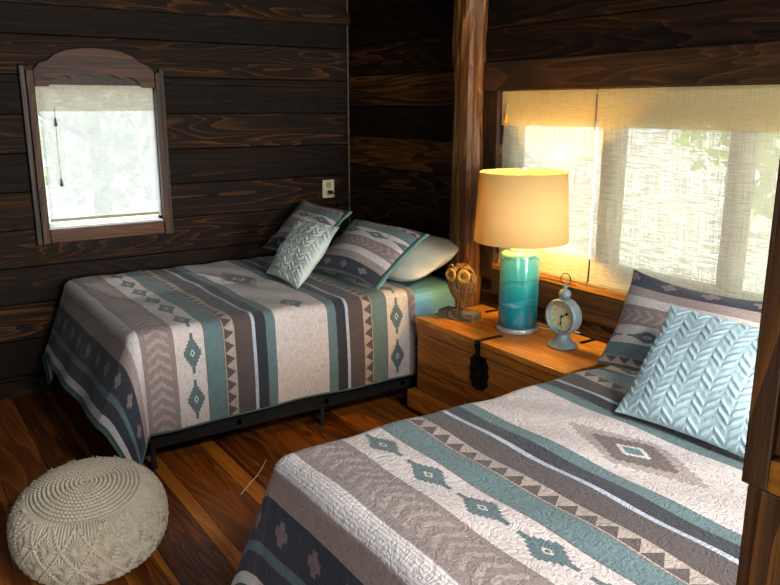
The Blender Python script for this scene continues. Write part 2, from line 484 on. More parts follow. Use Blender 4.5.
eA = [0.] + [.108 + .2085 * k for k in range(12)]; eA = [e for e in eA if e < ZC - .05] + [ZC]
hA = [(.79, 1.45, .93, 1.735)]
w = board_wall(0, XL, XB, YA, .06, eA, hA); backing(w, 0, XL - .1, XB + .1, YA + .06, YA + TH, hA)
w.build('wall_back', M['wallx'], kind='structure')
eB = [0.] + [.06 + .194 * k for k in range(13)]; eB = [e for e in eB if e < ZC - .05] + [ZC]
hB = [(.55, 3.06, .775, 1.685)]
w = board_wall(1, YB, YA, XB, .06, eB, hB); backing(w, 1, YB - .1, YA + .1, XB + .06, XB + TH, hB)
w.build('wall_right', M['wally'], kind='structure')
hL = [(-1.6, .2, .8, 2.0)]
w = board_wall(1, YB, YA, XL, -.06, eB, hL); backing(w, 1, YB - .1, YA + .1, XL - TH, XL - .06, hL)
w.build('wall_left', M['wally'], kind='structure')
hF = [(.5, 2.6, .6, 2.2)]
w = board_wall(0, XL, XB, YB, -.06, eA, hF); backing(w, 0, XL - .1, XB + .1, YB - TH, YB - .06, hF)
w.build('wall_front', M['wallx'], kind='structure')
mb = MB()
y = 0
mb.box((XL - .1, YB - .1, ZC), (XB + .1, YA + .1, ZC + .1), 0, .2)
x = XL
while x < XB:
    mb.box((XL, YB + (x - XL) / (XB - XL) * (YA - YB), ZC - .02), (XB, YB + (min(x + .14, XB) - XL) / (XB - XL) * (YA - YB) - .003, ZC), 0, None, .003); x += .14
mb.build('ceiling', M['ceil'], kind='structure')

mb = MB(); mb.box((XL - .1, YB - .1, -.08), (XB + .1, YA + .1, -.022), 0, .1)
xs = [XL, -1.7, -1.48, -1.27, -1.09, -.86, -.66, -.44, -.22, -.02, .135, .272, .30, .50, .675, .705, .895, .955, 1.16, 1.235, 1.45, 1.62, 1.70, 1.9, 2.1, 2.28, 2.5, 2.65, XB]
narrow = {.272: .97, .675: .85, .895: 1.0, 1.16: .92}
for a, b in zip(xs[:-1], xs[1:]):
    cut = YB + random.uniform(.4, 1.6)
    ys = [YB]
    while cut < YA - .4: ys.append(cut); cut += random.uniform(2.4, 3.8)
    ys.append(YA)
    for c, d in zip(ys[:-1], ys[1:]):
        r = narrow.get(a, random.uniform(.12, .72))
        mb.box((a + .0012, c + .0012, -.022), (b - .0012, d - .0012, 0), 0, r, .0012)
mb.build('floor', M['floor'], kind='structure')
# ledge board high on the back wall, corner strip
mb = MB(); mb.box((XL, YA - .035, 2.135), (XB, YA, 2.215), 0, .55, .006)
mb.build('trim_1', M['wallx'], kind='structure')
mb = MB(); mb.box((XB - .007, YA - .007, .0), (XB, YA, ZC), 0, .5)
mb.build('trim_2', M['chink'], kind='structure')
mb = MB(); mb.box((XL, YA - .03, 0), (XB, YA, .09), 0, .3, .004)
mb.build('baseboard_back', M['wallx'], kind='structure')
# hewn post on the right wall
def hewn():
    mb = MB(); n = 60; segs = 20
    x0, x1, y0, y1 = 2.63, XB - .002, 3.165, 3.305
    cx, cy = (x0 + x1) / 2, (y0 + y1) / 2; rings = []
    for i in range(n + 1):
        z = ZC * i / n
        b = len(mb.v)
        for k in range(segs):
            a = 2 * PI * k / segs + PI / segs
            ca, sa = math.cos(a), math.sin(a)
            p = 7. if sa > -.2 else 3.2
            rr = 1 / ((abs(ca) ** p + abs(sa) ** p) ** (1 / p))
            q = mnoise.noise(Vector((ca * 1.5, sa * 1.5, z * 2.2))) * .012 + mnoise.noise(Vector((ca * 3, sa * 3, z * 9))) * .005
            if sa < -.3: q *= 1.5
            px = cx + ((x1 - x0) / 2 + q) * rr * ca; py = cy + ((y1 - y0) / 2 + q) * rr * sa
            mb.v.append((min(px, x1), py, z))
        rings.append(b)
    for i in range(n):
        for k in range(segs):
            q = (k + 1) % segs
            mb.face((rings[i] + k, rings[i] + q, rings[i+1] + q, rings[i+1] + k), 0, .62)
    mb.face([rings[0] + k for k in range(segs)]); mb.face([rings[-1] + k for k in range(segs)])
    return mb
hewn().build('trim_3', M['post'], kind='structure')

# ---- window in the back wall
win = bpy.data.objects.new('window_1', None); COL.objects.link(win); win['kind'] = 'structure'
win.location = (1.12, YA, .93)
L = Matrix.Translation(-Vector(win.location))
def part(mb, name, mat, par, lab=None):
    iv = par.matrix_basis.inverted() if par.parent is None else (par.parent.matrix_basis @ par.matrix_basis).inverted()
    mb.v = [tuple(iv @ Vector(v)) for v in mb.v]
    return mb.build(name, mat, par, None, lab)
for s, (a, b, c) in enumerate(((.724, .752, .792), (1.498, 1.470, 1.440))):
    mb = MB(); mb.box((min(a, b), YA - .035, .853), (max(a, b), YA, 1.823), 0, .15, .004)
    part(mb, 'outer_casing', M['hdrz'], win)
    mb = MB(); mb.box((min(b, c) + .002, YA - .05, .86), (max(b, c), YA, 1.80), 0, .6, .004)
    part(mb, 'inner_casing', M['casez'], win)
# arched header with scalloped lower edge
xa, xb_ = .795, 1.437
top = [(xa, 1.80), (xa + .03, 1.835), (xa + .075, 1.85), (xa + .11, 1.88), (xa + .17, 1.905), (xa + .25, 1.918), (xa + .32, 1.921)]
top += [(xa + xb_ - x, z) for x, z in reversed(top[:-1])]
nn = 48; low = []
for i in range(nn + 1):
    t = i / nn; s = abs(t - .5) * 2
    if s > .78: z = 1.715
    elif s > .62: z = 1.715 + .045 * math.sin((.78 - s) / .16 * PI / 2)
    elif s > .42: z = 1.76 + .012 * math.sin((.62 - s) / .2 * PI)
    elif s > .2: z = 1.76 + .022 * math.sin((.42 - s) / .22 * PI / 2)
    else: z = 1.782 - .012 * math.cos(s / .2 * PI / 2)
    low.append((xa + (xb_ - xa) * t, z))
mb = MB(); mb.prism(list(reversed(top)) + low, 1, YA - .045, YA - .012, 0, .45)
part(mb, 'arched_header', M['casex'], win)
mb = MB(); mb.box((.79, YA - .012, 1.725), (1.45, YA + .02, 1.80), 0, .1); part(mb, 'head_jamb', M['hdr'], win)
mb = MB(); mb.box((.795, YA - .045, .862), (1.437, YA, .935), 0, .75, .005); part(mb, 'apron', M['casex'], win)
mb = MB()
for a, b, c, d in ((.79, .81, .93, 1.735), (1.425, 1.45, .93, 1.735), (.79, 1.45, .93, .965), (.79, 1.45, 1.70, 1.735)):
    mb.box((a, YA + .03, c), (b, YA + .075, d), 0, .5, .003)
part(mb, 'sash', M['white_trim'], win)
mb = MB(); mb.box((.79, YA - .01, .932), (1.45, YA + .032, .946), 0, .5, .002); part(mb, 'sill', M['white_trim'], win)
mb = MB(); mb.box((.80, YA + .05, .95), (1.44, YA + .056, 1.72)); part(mb, 'glass', M['glass'], win)

def blind_panel(name, axis, a0, a1, z0, z1, pos, mat, par, folds=0.004):
    n, m = 60, 30
    A = np.linspace(a0, a1, m)[None, :].repeat(n, 0); Z = np.linspace(z0, z1, n)[:, None].repeat(m, 1)
    off = folds * np.sin(Z * 37 + A * 3) * .5 + folds * .5 * np.sin(Z * 11 + 1 + A * 7)
    P = np.zeros((n, m, 3))
    if axis == 0: P[..., 0] = A; P[..., 1] = pos + off
    else: P[..., 1] = A; P[..., 0] = pos + off
    P[..., 2] = Z
    iv = np.array(par.location)
    return grid(name, P - iv, np.stack([A, Z], -1), mat, par)
bl = empty('woven_blind', 'pale woven blind covering the small window in the back wall', 'blind', (1.115, YA - .005, .97))
blind_panel('shade_panel', 0, .812, 1.426, .985, 1.722, YA + .008, M['blindA'], bl)
blind_panel('valance', 0, .80, 1.432, 1.582, 1.728, YA - .004, M['valanceA'], bl, .002)
mb = MB(); mb.box((.812, YA + .0, .974), (1.426, YA + .016, .99), 0, .5, .003); part(mb, 'bottom_rail', M['socket'], bl)
mb = MB(); mb.tube([(.885, YA - .012, 1.60), (.884, YA - .014, 1.40), (.886, YA - .012, 1.21)], .0016, 6); part(mb, 'pull_cord', M['ivory'], bl)
for z in (1.52, 1.19):
    mb = MB(); mb.lathe([(.001, .03), (.004, .026), (.006, .012), (.009, -.012), (.004, -.018), (.001, -.018)], 12, (.885, YA - .013, z)); part(mb, 'cord_tassel', M['drift'], bl)

# ---- large window in the right wall
win2 = bpy.data.objects.new('window_2', None); COL.objects.link(win2); win2['kind'] = 'structure'; win2.location = (XB, 2., .775)
mb = MB(); mb.box((XB - .03, .4, 1.688), (XB, 3.17, 1.832), 0, .5, .004); part(mb, 'header_board', M['hdr'], win2)
mb = MB(); mb.box((XB - .025, 3.062, .69), (XB, 3.168, 1.686), 0, .5, .004); part(mb, 'side_casing', M['hdrz'], win2)
mb = MB(); mb.box((XB - .03, .45, .752), (XB + .05, 3.06, .776), 0, .5, .004); part(mb, 'sill', M['casey'], win2)
mb = MB(); mb.box((XB - .028, .45, .61), (XB, 3.06, .748), 0, .5, .004); part(mb, 'apron', M['hdr'], win2)
mb = MB()
for a, b in ((2.975, 3.06), (2.315, 2.415), (1.69, 1.778), (1.06, 1.15), (.55, .62)):
    mb.box((XB + .045, a, .776), (XB + .10, b, 1.685), 0, .5, .004)
mb.box((XB + .05, .55, .776), (XB + .09, 3.06, .885), 0, .5, .004); mb.box((XB + .05, .55, 1.53), (XB + .09, 3.06, 1.685), 0, .5, .004)
part(mb, 'sash', M['casez'], win2)
mb = MB(); mb.box((XB + .07, .56, .78), (XB + .076, 3.05, 1.68)); part(mb, 'glass', M['glass'], win2)
def bigblind(lab, y0, y1):
    b = empty('woven_blind', lab, 'blind', (XB, (y0 + y1) / 2, .79))
    blind_panel('shade_panel', 1, y0, y1, .785, 1.68, XB + .014, M['blindB'], b)
    blind_panel('valance', 1, y0, y1, 1.515, 1.684, XB + .002, M['valance'], b, .002)
    mb = MB(); mb.box((XB + .006, y0, .778), (XB + .022, y1, .792), 0, .5, .003); part(mb, 'bottom_rail', M['socket'], b)
    return b
b1 = bigblind('narrower straw woven blind on the big window, directly behind the teal lamp', 2.428, 3.056)
b2 = bigblind('wide straw woven blind on the big window, above the near bed pillows', .60, 2.418)
mb = MB(); mb.tube([(XB - .004, 3.0, 1.62), (XB - .012, 3.003, 1.60), (XB - .012, 3.008, 1.57)], .0018, 6); part(mb, 'pull_cord', M['socket'], b1)
mb = MB(); mb.lathe([(.001, .03), (.006, .028), (.009, 0), (.008, -.022), (.001, -.024)], 12, (XB - .012, 3.008, 1.545)); part(mb, 'cord_tassel', M['ochre'], b1)
mb = MB(); mb.tube([(XB - .001, 2.423, 1.66), (XB - .002, 2.4235, 1.5)], .0025, 6); part(mb, 'pull_cord', M['drift'], b2)

mb = MB(); added_win4 = bpy.data.objects.new('added_window_4', None); COL.objects.link(added_win4); added_win4['kind'] = 'structure'; added_win4.location = (XL, -.7, .8)  # unseen left window, made up so that fill light can enter
for a, b in ((-1.6, -1.54), (-.73, -.67), (.14, .2)): mb.box((XL - .09, a, .8), (XL - .03, b, 2.0), 0, .5, .004)
for a, b in ((.8, .86), (1.94, 2.0)): mb.box((XL - .09, -1.6, a), (XL - .03, .2, b), 0, .5, .004)
part(mb, 'sash', M['casez'], added_win4)
# unseen front window, added behind the camera as an opening for fill light
added_win3 = bpy.data.objects.new('added_window_3', None); COL.objects.link(added_win3); added_win3['kind'] = 'structure'; added_win3.location = (.7, YB, .75)
mb = MB()
for a, b in ((.5, .56), (1.52, 1.58), (2.54, 2.6)): mb.box((a, YB - .09, .6), (b, YB - .03, 2.2), 0, .5, .004)
mb.box((.5, YB - .09, .6), (2.6, YB - .03, .66), 0, .5, .004); mb.box((.5, YB - .09, 2.14), (2.6, YB - .03, 2.2), 0, .5, .004)
part(mb, 'sash', M['casex'], added_win3)

# ---- outlet with plug
out = empty('wall_outlet', 'ivory wall outlet on the dark back wall above the far bed', 'outlet', (2.60, YA, 1.06))
mb = MB(); mb.box((2.556, YA - .008, 1.0), (2.646, YA, 1.122), 0, .5, .003); part(mb, 'cover_plate', M['ivory'], out)
for z in (1.088, 1.034):
    mb = MB(); mb.lathe([(.021, 0), (.021, .003), (.018, .0045)], 20, mat=Matrix.Translation((2.601, YA - .008, z)) @ Matrix.Rotation(PI / 2, 4, 'X')); part(mb, 'socket', M['socket'], out)
mb = MB(); mb.box((2.592, YA - .045, 1.028), (2.618, YA - .012, 1.05), 0, .5, .004)
mb.tube([(2.605, YA - .045, 1.038), (2.615, YA - .06, 1.03), (2.64, YA - .055, 1.0), (2.665, YA - .03, .95), (2.68, YA - .02, .80), (2.685, YA - .02, .5), (2.685, YA - .04, .12)], .0035, 8)
tag(mb.build('power_plug', M['rubber']), 'black plug and cord pushed into the ivory outlet', 'plug')

# ------------------------------------------------------------------ beds
ZT = .66
def make_bed(label, y0, y1):
    yc = (y0 + y1) / 2; x0, x1 = .84, 2.74
    e = empty('bed', label, 'bed', ((x0 + x1) / 2, yc, 0))
    mb = MB(); mb.box((x0 + .016, y0 + .03, .37), (x1, y1 - .03, ZT - .028), 0, .5, .045); part(mb, 'mattress', M['mattress'], e)
    mb = MB(); mb.box((2.30, y0 + .024, .39), (x1 + .002, y1 - .024, ZT - .025), 0, .5, .05); part(mb, 'fitted_sheet', M['sheet'], e)
    mb = MB(); mb.box((2.318, y0 + .020, .38), (2.345, y1 - .020, ZT - .021), 0, .5, .02); part(mb, 'sheet_hem', M['sheet_white'], e)
    mb = MB(); mb.box((x0 + .03, y0 + .04, .17), (x1 - .01, y1 - .04, .372), 0, .5, .02); part(mb, 'box_spring', M['darkfab'], e)
    mb = MB()
    for yy in (y0 + .03, y1 - .06): mb.box((x0 + .02, yy, .10), (x1, yy + .03, .172), 0, .5, .003)
    for xx in (x0 + .02, x1 - .03): mb.box((xx, y0 + .03, .10), (xx + .03, y1 - .03, .172), 0, .5, .003)
    for xx in (1.3, 1.78, 2.26): mb.box((xx, y0 + .03, .12), (xx + .03, y1 - .03, .15), 0, .5, .003)
    part(mb, 'bed_frame', M['black'], e)
    for xx in (x0 + .06, 1.775, x1 - .06):
        for yy in (y0 + .045, yc, y1 - .045):
            mb = MB(); mb.lathe([(.016, 0), (.016, .01), (.013, .012), (.013, .12)], 14, (xx, yy, 0)); part(mb, 'leg', M['black'], e)
    return e
B1 = (3.205, 4.545); B2 = (.495, 1.835)
make_bed('far bed in the corner under a striped quilt, beside the small window', *B1)
make_bed('near bed under a striped quilt, below the big window', *B2)

def quilt(name, label, y0, y1, side_lo, side_hi, foot, eps_foot, eps_lo, eps_hi, bulge_lo, bulge_hi, seed, u_end=2.33, shift=0.):
    """cloth laid over the mattress: flat top, rounded edges, hanging sides, folded corner drapes"""
    R_ = .055; x0 = .82; yc = (y0 + y1) / 2; hw = (y1 - y0) / 2
    bx = x0 + R_; by = hw - R_
    U = np.concatenate([np.linspace(bx - foot, bx, 70)[:-1], np.linspace(bx, u_end, 110)])
    V = np.concatenate([np.linspace(-by - side_lo, -by, 66)[:-1], np.linspace(-by, by, 100), np.linspace(by, by + side_hi, 66)[1:]])
    uu, vv = np.meshgrid(U, V, indexing='ij')
    ox = np.maximum(0, bx - uu); oy = np.maximum(0, np.abs(vv) - by); sg = np.sign(vv)
    r = np.hypot(ox, oy); th = np.arctan2(oy, ox + 1e-9); th = np.where(r < 1e-9, 0, th); t = th / (PI / 2)
    eps = np.where(sg < 0, eps_lo, eps_hi)
    bxg = np.where(sg < 0, bulge_lo[0], bulge_hi[0]); byg = np.where(sg < 0, bulge_lo[1], bulge_hi[1])
    gx = (1 - t) ** 2 * (-eps_foot) + 2 * t * (1 - t) * (-bxg)
    gy = 2 * t * (1 - t) * byg + t ** 2 * eps
    # hanging waves
    wav = .028 * np.sin(vv * 7.3 + seed) + .022 * np.sin(vv * 15.1 + seed * 2.1) * (1 - t) + (.028 * np.sin(uu * 6.1 + seed * 1.3) + .016 * np.sin(uu * 13.7 + seed * .7)) * t
    tilt_x = gx + (-(wav)) * (1 - t); tilt_y = gy + wav * t
    if True:
        clampY = np.where((sg > 0) & (eps_hi < .01), 0, 1); tilt_y = tilt_y * clampY
    nrm = np.sqrt(tilt_x ** 2 + tilt_y ** 2 + 1)
    dx, dy = -np.cos(th), np.sin(th)
    arc = R_ * PI / 2
    ra = np.minimum(r, arc); rs = np.maximum(0, r - arc)
    hor = R_ * np.sin(ra / R_); drop = R_ * (1 - np.cos(ra / R_))
    blend = np.clip(rs / .06, 0, 1)
    X = np.minimum(np.maximum(uu, bx), 9) + dx * hor + rs * tilt_x / nrm
    Y = np.clip(vv, -by, by) + sg * (dy * hor + rs * tilt_y / nrm)
    Z = ZT - drop - rs / nrm
    top = (r < 1e-9)
    soft = .004 * np.sin(uu * 9 + seed) * np.sin(vv * 8 + seed) + .003 * np.sin(uu * 23 + vv * 17)
    Z = Z + np.where(r < arc, soft, 0)
    Z = np.maximum(Z, .02)
    P = np.stack([X, Y + yc, Z], -1)
    loc = np.array([1.6, yc, ZT])
    o = grid(name, P - loc, np.stack([uu + shift, vv], -1), M['quilt'])
    o.location = loc
    solidify(o, .008, 1.)
    tag(o, label, 'quilt')
    # bound edge
    edge = list(P[0, :]) ; el = list(P[:, 0]); eh = list(P[:, -1])
    path = [p for p in reversed(el)] + edge[1:-1] + eh
    path = [Vector(p - loc) for p in path]
    mb = MB(); mb.tube(path[::2] + [path[-1]], .0055, 6); mb.build('edge_binding', M['binding'], o)
    return o
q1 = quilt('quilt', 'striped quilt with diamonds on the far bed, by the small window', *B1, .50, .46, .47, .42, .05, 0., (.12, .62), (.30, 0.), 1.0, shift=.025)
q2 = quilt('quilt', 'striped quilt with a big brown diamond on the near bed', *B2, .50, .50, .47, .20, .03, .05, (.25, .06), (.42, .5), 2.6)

# ------------------------------------------------------------------ pillows
def frame_from(bl, br, tl):
    bl, br, tl = Vector(bl), Vector(br), Vector(tl)
    x = (br - bl).normalized(); y = (tl - bl); y = (y - x * y.dot(x)).normalized(); z = x.cross(y)
    c = (bl + br) / 2 + y * ((tl - bl).length / 2)
    m = Matrix((x, y, z)).transposed().to_4x4(); m.translation = c
    return m
def pillow_shell(w, h, T, n=70, relief=None, pinch=.07, sag=0., seed=0., edge_t=.0):
    s = np.linspace(-1, 1, n); S, Tt = np.meshgrid(s, s, indexing='ij')
    S = np.sin(S * PI / 2 * .98) / math.sin(PI / 2 * .98); Tt = np.sin(Tt * PI / 2 * .98) / math.sin(PI / 2 * .98)
    x = w / 2 * S * (1 - pinch * (1 - Tt ** 2)); y = h / 2 * Tt * (1 - pinch * (1 - S ** 2))
    if pinch < 0:
        x = w / 2 * S * np.sqrt(1 - .26 * Tt ** 4); y = h / 2 * Tt * np.sqrt(1 - .26 * S ** 4)
    prof = (np.clip(1 - S ** 2, 0, 1) ** .55) * (np.clip(1 - Tt ** 2, 0, 1) ** .55)
    wr = .006 * (np.sin(S * 5 + seed + Tt * 3) + np.sin(Tt * 7 + seed * 2 - S * 2)) * (np.abs(S) + np.abs(Tt)) * prof ** .5
    y = y - sag * (1 - S ** 2) * np.clip(Tt, 0, 1)
    z = T / 2 * prof + wr
    if relief is not None: z = z + relief(x, y) * np.clip(prof * 3, 0, 1)
    front = np.stack([x, y, z + edge_t], -1)
    back = np.stack([x, y, -T / 2 * prof - wr * .5 - edge_t], -1)
    return S, Tt, front, back
def pillow(name, label, cat, m, w, h, T, mat, uvf, relief=None, n=70, pinch=.07, flange=0., group=None, seed=0., flmat=None, sag=0., part_name='cover', backmat=None, bend=0.):
    e = empty(name, label, cat, m.translation, 0, group)
    e.rotation_mode = 'QUATERNION'; e.rotation_quaternion = m.to_quaternion()
    S, Tt, F, Bk = pillow_shell(w, h, T, n, relief, pinch, sag, seed)
    for A in (F, Bk): A[..., 2] += bend * (S ** 2) * -1.
    # one closed sheet: front grid then back grid mirrored, wrapped through the rim
    P = np.concatenate([F, Bk[:, ::-1]], 1); UVs = uvf(S, Tt, F[..., 0], F[..., 1])
    UV2 = np.concatenate([UVs, UVs[:, ::-1]], 1)
    mi = np.zeros((P.shape[0] - 1, P.shape[1]), int)
    mats = [mat]
    if backmat is not None:
        mi[:, n:] = 1; mats = [mat, backmat]
    o = grid(part_name, P, UV2, mats, e, wrap=True, mi=mi)
    if flange > 0:
        k = 40; t = np.linspace(-1, 1, k)
        for sd_ in (-1., 1.):
            x = sd_ * w / 2 * (1 - pinch * (1 - t ** 2)); y = h / 2 * t
            rip = .004 * np.sin(np.arange(k) * .55 + seed); zf = np.full(k, -bend)
            Pf = np.stack([np.stack([x + sd_ * d_, y * (1 - .1 * d_), zf + rip * d_ / flange], -1) for d_ in (-.014, flange * .5, flange)], 0)
            f = grid('flange', Pf, None, flmat or M['flange'], e, label='pale teal end flange')
            solidify(f, .006, 0.)
    return e
# bed pillows lie under the shams
def uv_plain(S, T, x, y): return np.stack([x, y], -1)
def uv_sham(d_bot, d_top, ph=0.):
    def f(S, T, x, y): return np.stack([1.675 + d_bot + (d_top - d_bot) * (T + 1) / 2, x + ph], -1)
    return f
def fr(c, lean, yaw, roll=0.):
    """pillow long side along +-Y, face towards -x and up; lean = angle from flat"""
    m = Matrix.Translation(c) @ Matrix.Rotation(yaw, 4, 'Z') @ Matrix(((0, 0, 1, 0), (-1, 0, 0, 0), (0, 1, 0, 0), (0, 0, 0, 1)))
    # local x -> -y (to the right), local y -> z (up), local z -> +x ; flip so the face looks to -x
    m = Matrix.Translation(c) @ Matrix.Rotation(yaw, 4, 'Z') @ Matrix(((0, math.cos(lean), -math.sin(lean), 0), (-1, 0, 0, 0), (0, math.sin(lean), math.cos(lean), 0), (0, 0, 0, 1))) @ Matrix.Rotation(roll, 4, 'Z')
    return m
R = math.radians
pillow('bed_pillow', 'plain pale sage pillow beside the wooden chest, behind a striped sham', 'pillow', fr((2.46, 3.525, .785), R(22), R(4)), .70, .43, .17, M['sage'], uv_plain, n=50, pinch=-.05, seed=1., part_name='pillowcase')
pillow('pillow_sham', 'striped quilted sham nearest the wooden chest, leaning on the sage pillow', 'pillow', fr((2.215, 3.535, .84), R(37), R(3)), .62, .42, .15, M['quilt'], uv_sham(1.10, .30), n=70, flange=.042, seed=2., backmat=M['flange'], bend=.02)
pillow('pillow_sham', 'striped quilted sham tucked in the corner of the far bed', 'pillow', fr((2.215, 4.228, .855), R(44), R(-2)), .60, .42, .15, M['quilt'], uv_sham(1.10, .30, .1), n=70, flange=.042, seed=3., backmat=M['flange'])
def herring(colw, per, amp, rot=0.):
    def f(x, y):
        c, s = math.cos(rot), math.sin(rot); X = x * c - y * s; Y = x * s + y * c
        k = np.floor(X / colw); fx = X / colw - k
        sgn = np.where(k % 2 == 0, 1., -1.)
        ph = (Y + sgn * (fx - .5) * colw * .75) / per
        b = np.clip(np.sin(2 * PI * ph) * 2.0 + .1, 0, 1) * np.where(np.abs((ph / 3) % 1 - .5) < .36, 1, .25)
        # a small gap every third bar and between the columns
        gap = np.clip(np.sin(PI * np.clip(fx, 0, 1)) * 3.2, 0, 1)
        return amp * b * gap + amp * .25 * np.sin(X / .004) * .3
    return f
a1 = frame_from((1.84, 3.98, .69), (1.80, 3.50, .69), (2.06, 4.06, .955))
pillow('throw_pillow', 'pale mint cable knit cushion on the far bed, leaning on the shams', 'cushion', a1, .47, .40, .14, M['knit_mint'], uv_plain, herring(.044, .026, .008), n=230, pinch=.06, seed=4.)
pillow('pillow_sham', 'striped quilted sham on the near bed, leaning below the big window', 'pillow', fr((2.235, 1.455, .86), R(60), R(4)), .68, .38, .16, M['quilt'], uv_sham(.33, 1.07, .0), n=70, flange=0., seed=5., sag=.03, flmat=M['quilt'], bend=.02)
a2 = frame_from((1.85, 1.455, .69), (1.87, .97, .69), (2.08, 1.415, .965))
pillow('throw_pillow', 'aqua leaf knit cushion on the near bed, leaning on the striped sham', 'cushion', a2, .49, .40, .14, M['knit_aqua'], uv_plain, herring(.040, .0245, .0045), n=240, pinch=.06, seed=6.)

# ------------------------------------------------------------------ chest
XF, ZL = 2.275, .533; Y0, Y1 = 2.07, 3.13
ch = empty('wooden_chest', 'amber pine trunk with black iron hasp, between the two beds', 'chest', (2.51, 2.6, 0))
mb = MB()
mb.box((XF + .012, Y0 + .012, .115), (XF + .035, Y1 - .012, .285), 0, .35, .003); mb.box((XF + .012, Y0 + .012, .288), (XF + .035, Y1 - .012, .455), 0, .55, .003)
mb.box((2.72, Y0 + .012, .115), (2.74, Y1 - .012, .455), 0, .5, .003)
mb.box((XF + .035, Y0 + .012, .115), (2.72, Y0 + .035, .455), 0, .5, .003); mb.box((XF + .035, Y1 - .035, .115), (2.72, Y1 - .012, .455), 0, .45, .003)
mb.box((XF + .03, Y0 + .03, .115), (2.725, Y1 - .03, .135), 0, .5)
part(mb, 'body', M['pinez'], ch)
mb = MB(); mb.box((XF - .03, Y0 - .02, .03), (2.74, Y1 + .025, .13), 0, .5, .008); part(mb, 'plinth', M['pinez'], ch)
lid = MB()
for i, (a, b) in enumerate(((XF, 2.40), (2.402, 2.56), (2.562, 2.745))): lid.box((a, Y0, .505), (b, Y1, ZL), 0, (.6, .45, .75)[i], .004)
lid.box((XF + .006, Y0 + .006, .458), (XF + .03, Y1 - .006, .506), 0, .4, .003)
lid.box((XF + .03, Y0 + .006, .458), (2.74, Y0 + .03, .506), 0, .5, .003); lid.box((XF + .03, Y1 - .03, .458), (2.74, Y1 - .006, .506), 0, .5, .003)
lid_o = part(lid, 'lid', M['pine'], ch)
for yy in (2.99, 2.32):
    mb = MB(); mb.prism([(2.64, yy), (2.65, yy - .012), (2.745, yy - .01), (2.745, yy + .01), (2.65, yy + .012)], 2, ZL - .001, ZL + .003); part(mb, 'hinge_strap', M['iron'], ch)
mb = MB(); yh = 2.615
mb.box((XF - .006, yh - .014, .455), (XF, yh + .014, ZL + .004), 0, .5, .001); mb.box((XF - .006, yh - .014, ZL - .001), (2.42, yh + .012, ZL + .003), 0, .5, .001)
mb.box((XF - .012, yh - .016, .40), (XF - .002, yh + .016, .46), 0, .5, .003)
mb.tube([(XF - .014, yh, .535), (XF - .02, yh, .52), (XF - .016, yh, .50)], .006, 8)
part(mb, 'hasp', M['iron'], ch)
pl = []
for i in range(72):
    a = 2 * PI * i / 72
    rr = (1 + .07 * math.sin(12 * a + .5)) / ((abs(math.cos(a)) ** 3.2 + abs(math.sin(a)) ** 3.2) ** (1 / 3.2))
    pl.append((yh + .062 * rr * math.cos(a), .375 + .085 * rr * math.sin(a)))
mb = MB(); mb.prism(pl, 0, XF + .004, XF + .013)
mb.lathe([(.017, 0), (.015, .006), (.004, .01)], 20, mat=Matrix.Translation((XF + .004, yh, .36)) @ Matrix.Rotation(-PI / 2, 4, 'Y'))
for k in range(8):
    a = 2 * PI * k / 8
    mb.lathe([(.006, 0), (.005, .004), (.001, .006)], 10, mat=Matrix.Translation((XF + .004, yh + .05 * math.cos(a), .375 + .07 * math.sin(a))) @ Matrix.Rotation(-PI / 2, 4, 'Y'))
part(mb, 'lock_plate', M['iron'], ch)

# ------------------------------------------------------------------ lamp
lp = empty('table_lamp', 'lit table lamp with teal swirled glass body and cream drum shade', 'lamp', (2.551, 2.646, ZL + .001))
mb = MB(); mb.lathe([(.094, 0), (.102, .003), (.102, .022), (.097, .026)], 48); mb.build('base', M['acrylic'], lp)
prof = [(.088, .026), (.094, .033), (.0955, .06), (.0955, .375), (.092, .389), (.08, .396), (.055, .399)]
mb = MB(); mb.lathe(prof, 56); mb.build('lamp_body', M['lampglass'], lp)
mb = MB(); mb.lathe([(.046, .397), (.052, .402), (.052, .412), (.04, .418), (.036, .424), (.03, .44), (.014, .445), (.014, .49), (.02, .495), (.02, .53), (.012, .535)], 28); mb.build('neck', M['creamw'], lp)
mb = MB(); mb.lathe([(.224, .447), (.2255, .448), (.206, .7755), (.2045, .775)], 72, cap=False)
prof2 = [(.2225, .448), (.2030, .775)]
mb.lathe(prof2, 72, cap=False); mb.build('lamp_shade', M['shade'], lp)
mb = MB()
for k in range(3):
    a = 2 * PI * k / 3 + .4; mb.tube([(.01 * math.cos(a), .01 * math.sin(a), .765), (.203 * math.cos(a), .203 * math.sin(a), .758)], .002, 6)
for s in (-1, 1): mb.tube([(0, s * .018, .50), (0, s * .055, .56), (0, s * .06, .66), (0, s * .03, .74), (0, 0, .765)], .002, 6)
mb.build('harp', M['brass'], lp)
mb = MB(); mb.lathe([(.003, .762), (.014, .765), (.007, .772), (.013, .782), (.016, .79), (.012, .799), (.001, .803)], 20); mb.build('finial', M['creamw'], lp)
mb = MB(); mb.lathe([(.001, .533), (.012, .534), (.015, .55), (.028, .575), (.033, .6), (.028, .623), (.012, .636), (.001, .638)], 24); mb.build('bulb', M['bulb'], lp)
mb = MB(); mb.tube([(.098, -.02, .012), (.115, -.07, .006), (.14, -.115, .005), (.185, -.15, .005), (.205, -.22, .005)], .003, 8); mb.build('lamp_cord', M['ivory'], lp, label='pale lamp cord')

# ------------------------------------------------------------------ owl figure
owl = empty('owl_figurine', 'wicker owl figurine with round ochre eyes on a wood block', 'figurine', (2.455, 2.962, ZL + .001), R(0))
rz = Matrix.Rotation(R(-118), 4, 'Z')    # local +Y... faces the camera side
owl.rotation_euler = (0, 0, R(-70))
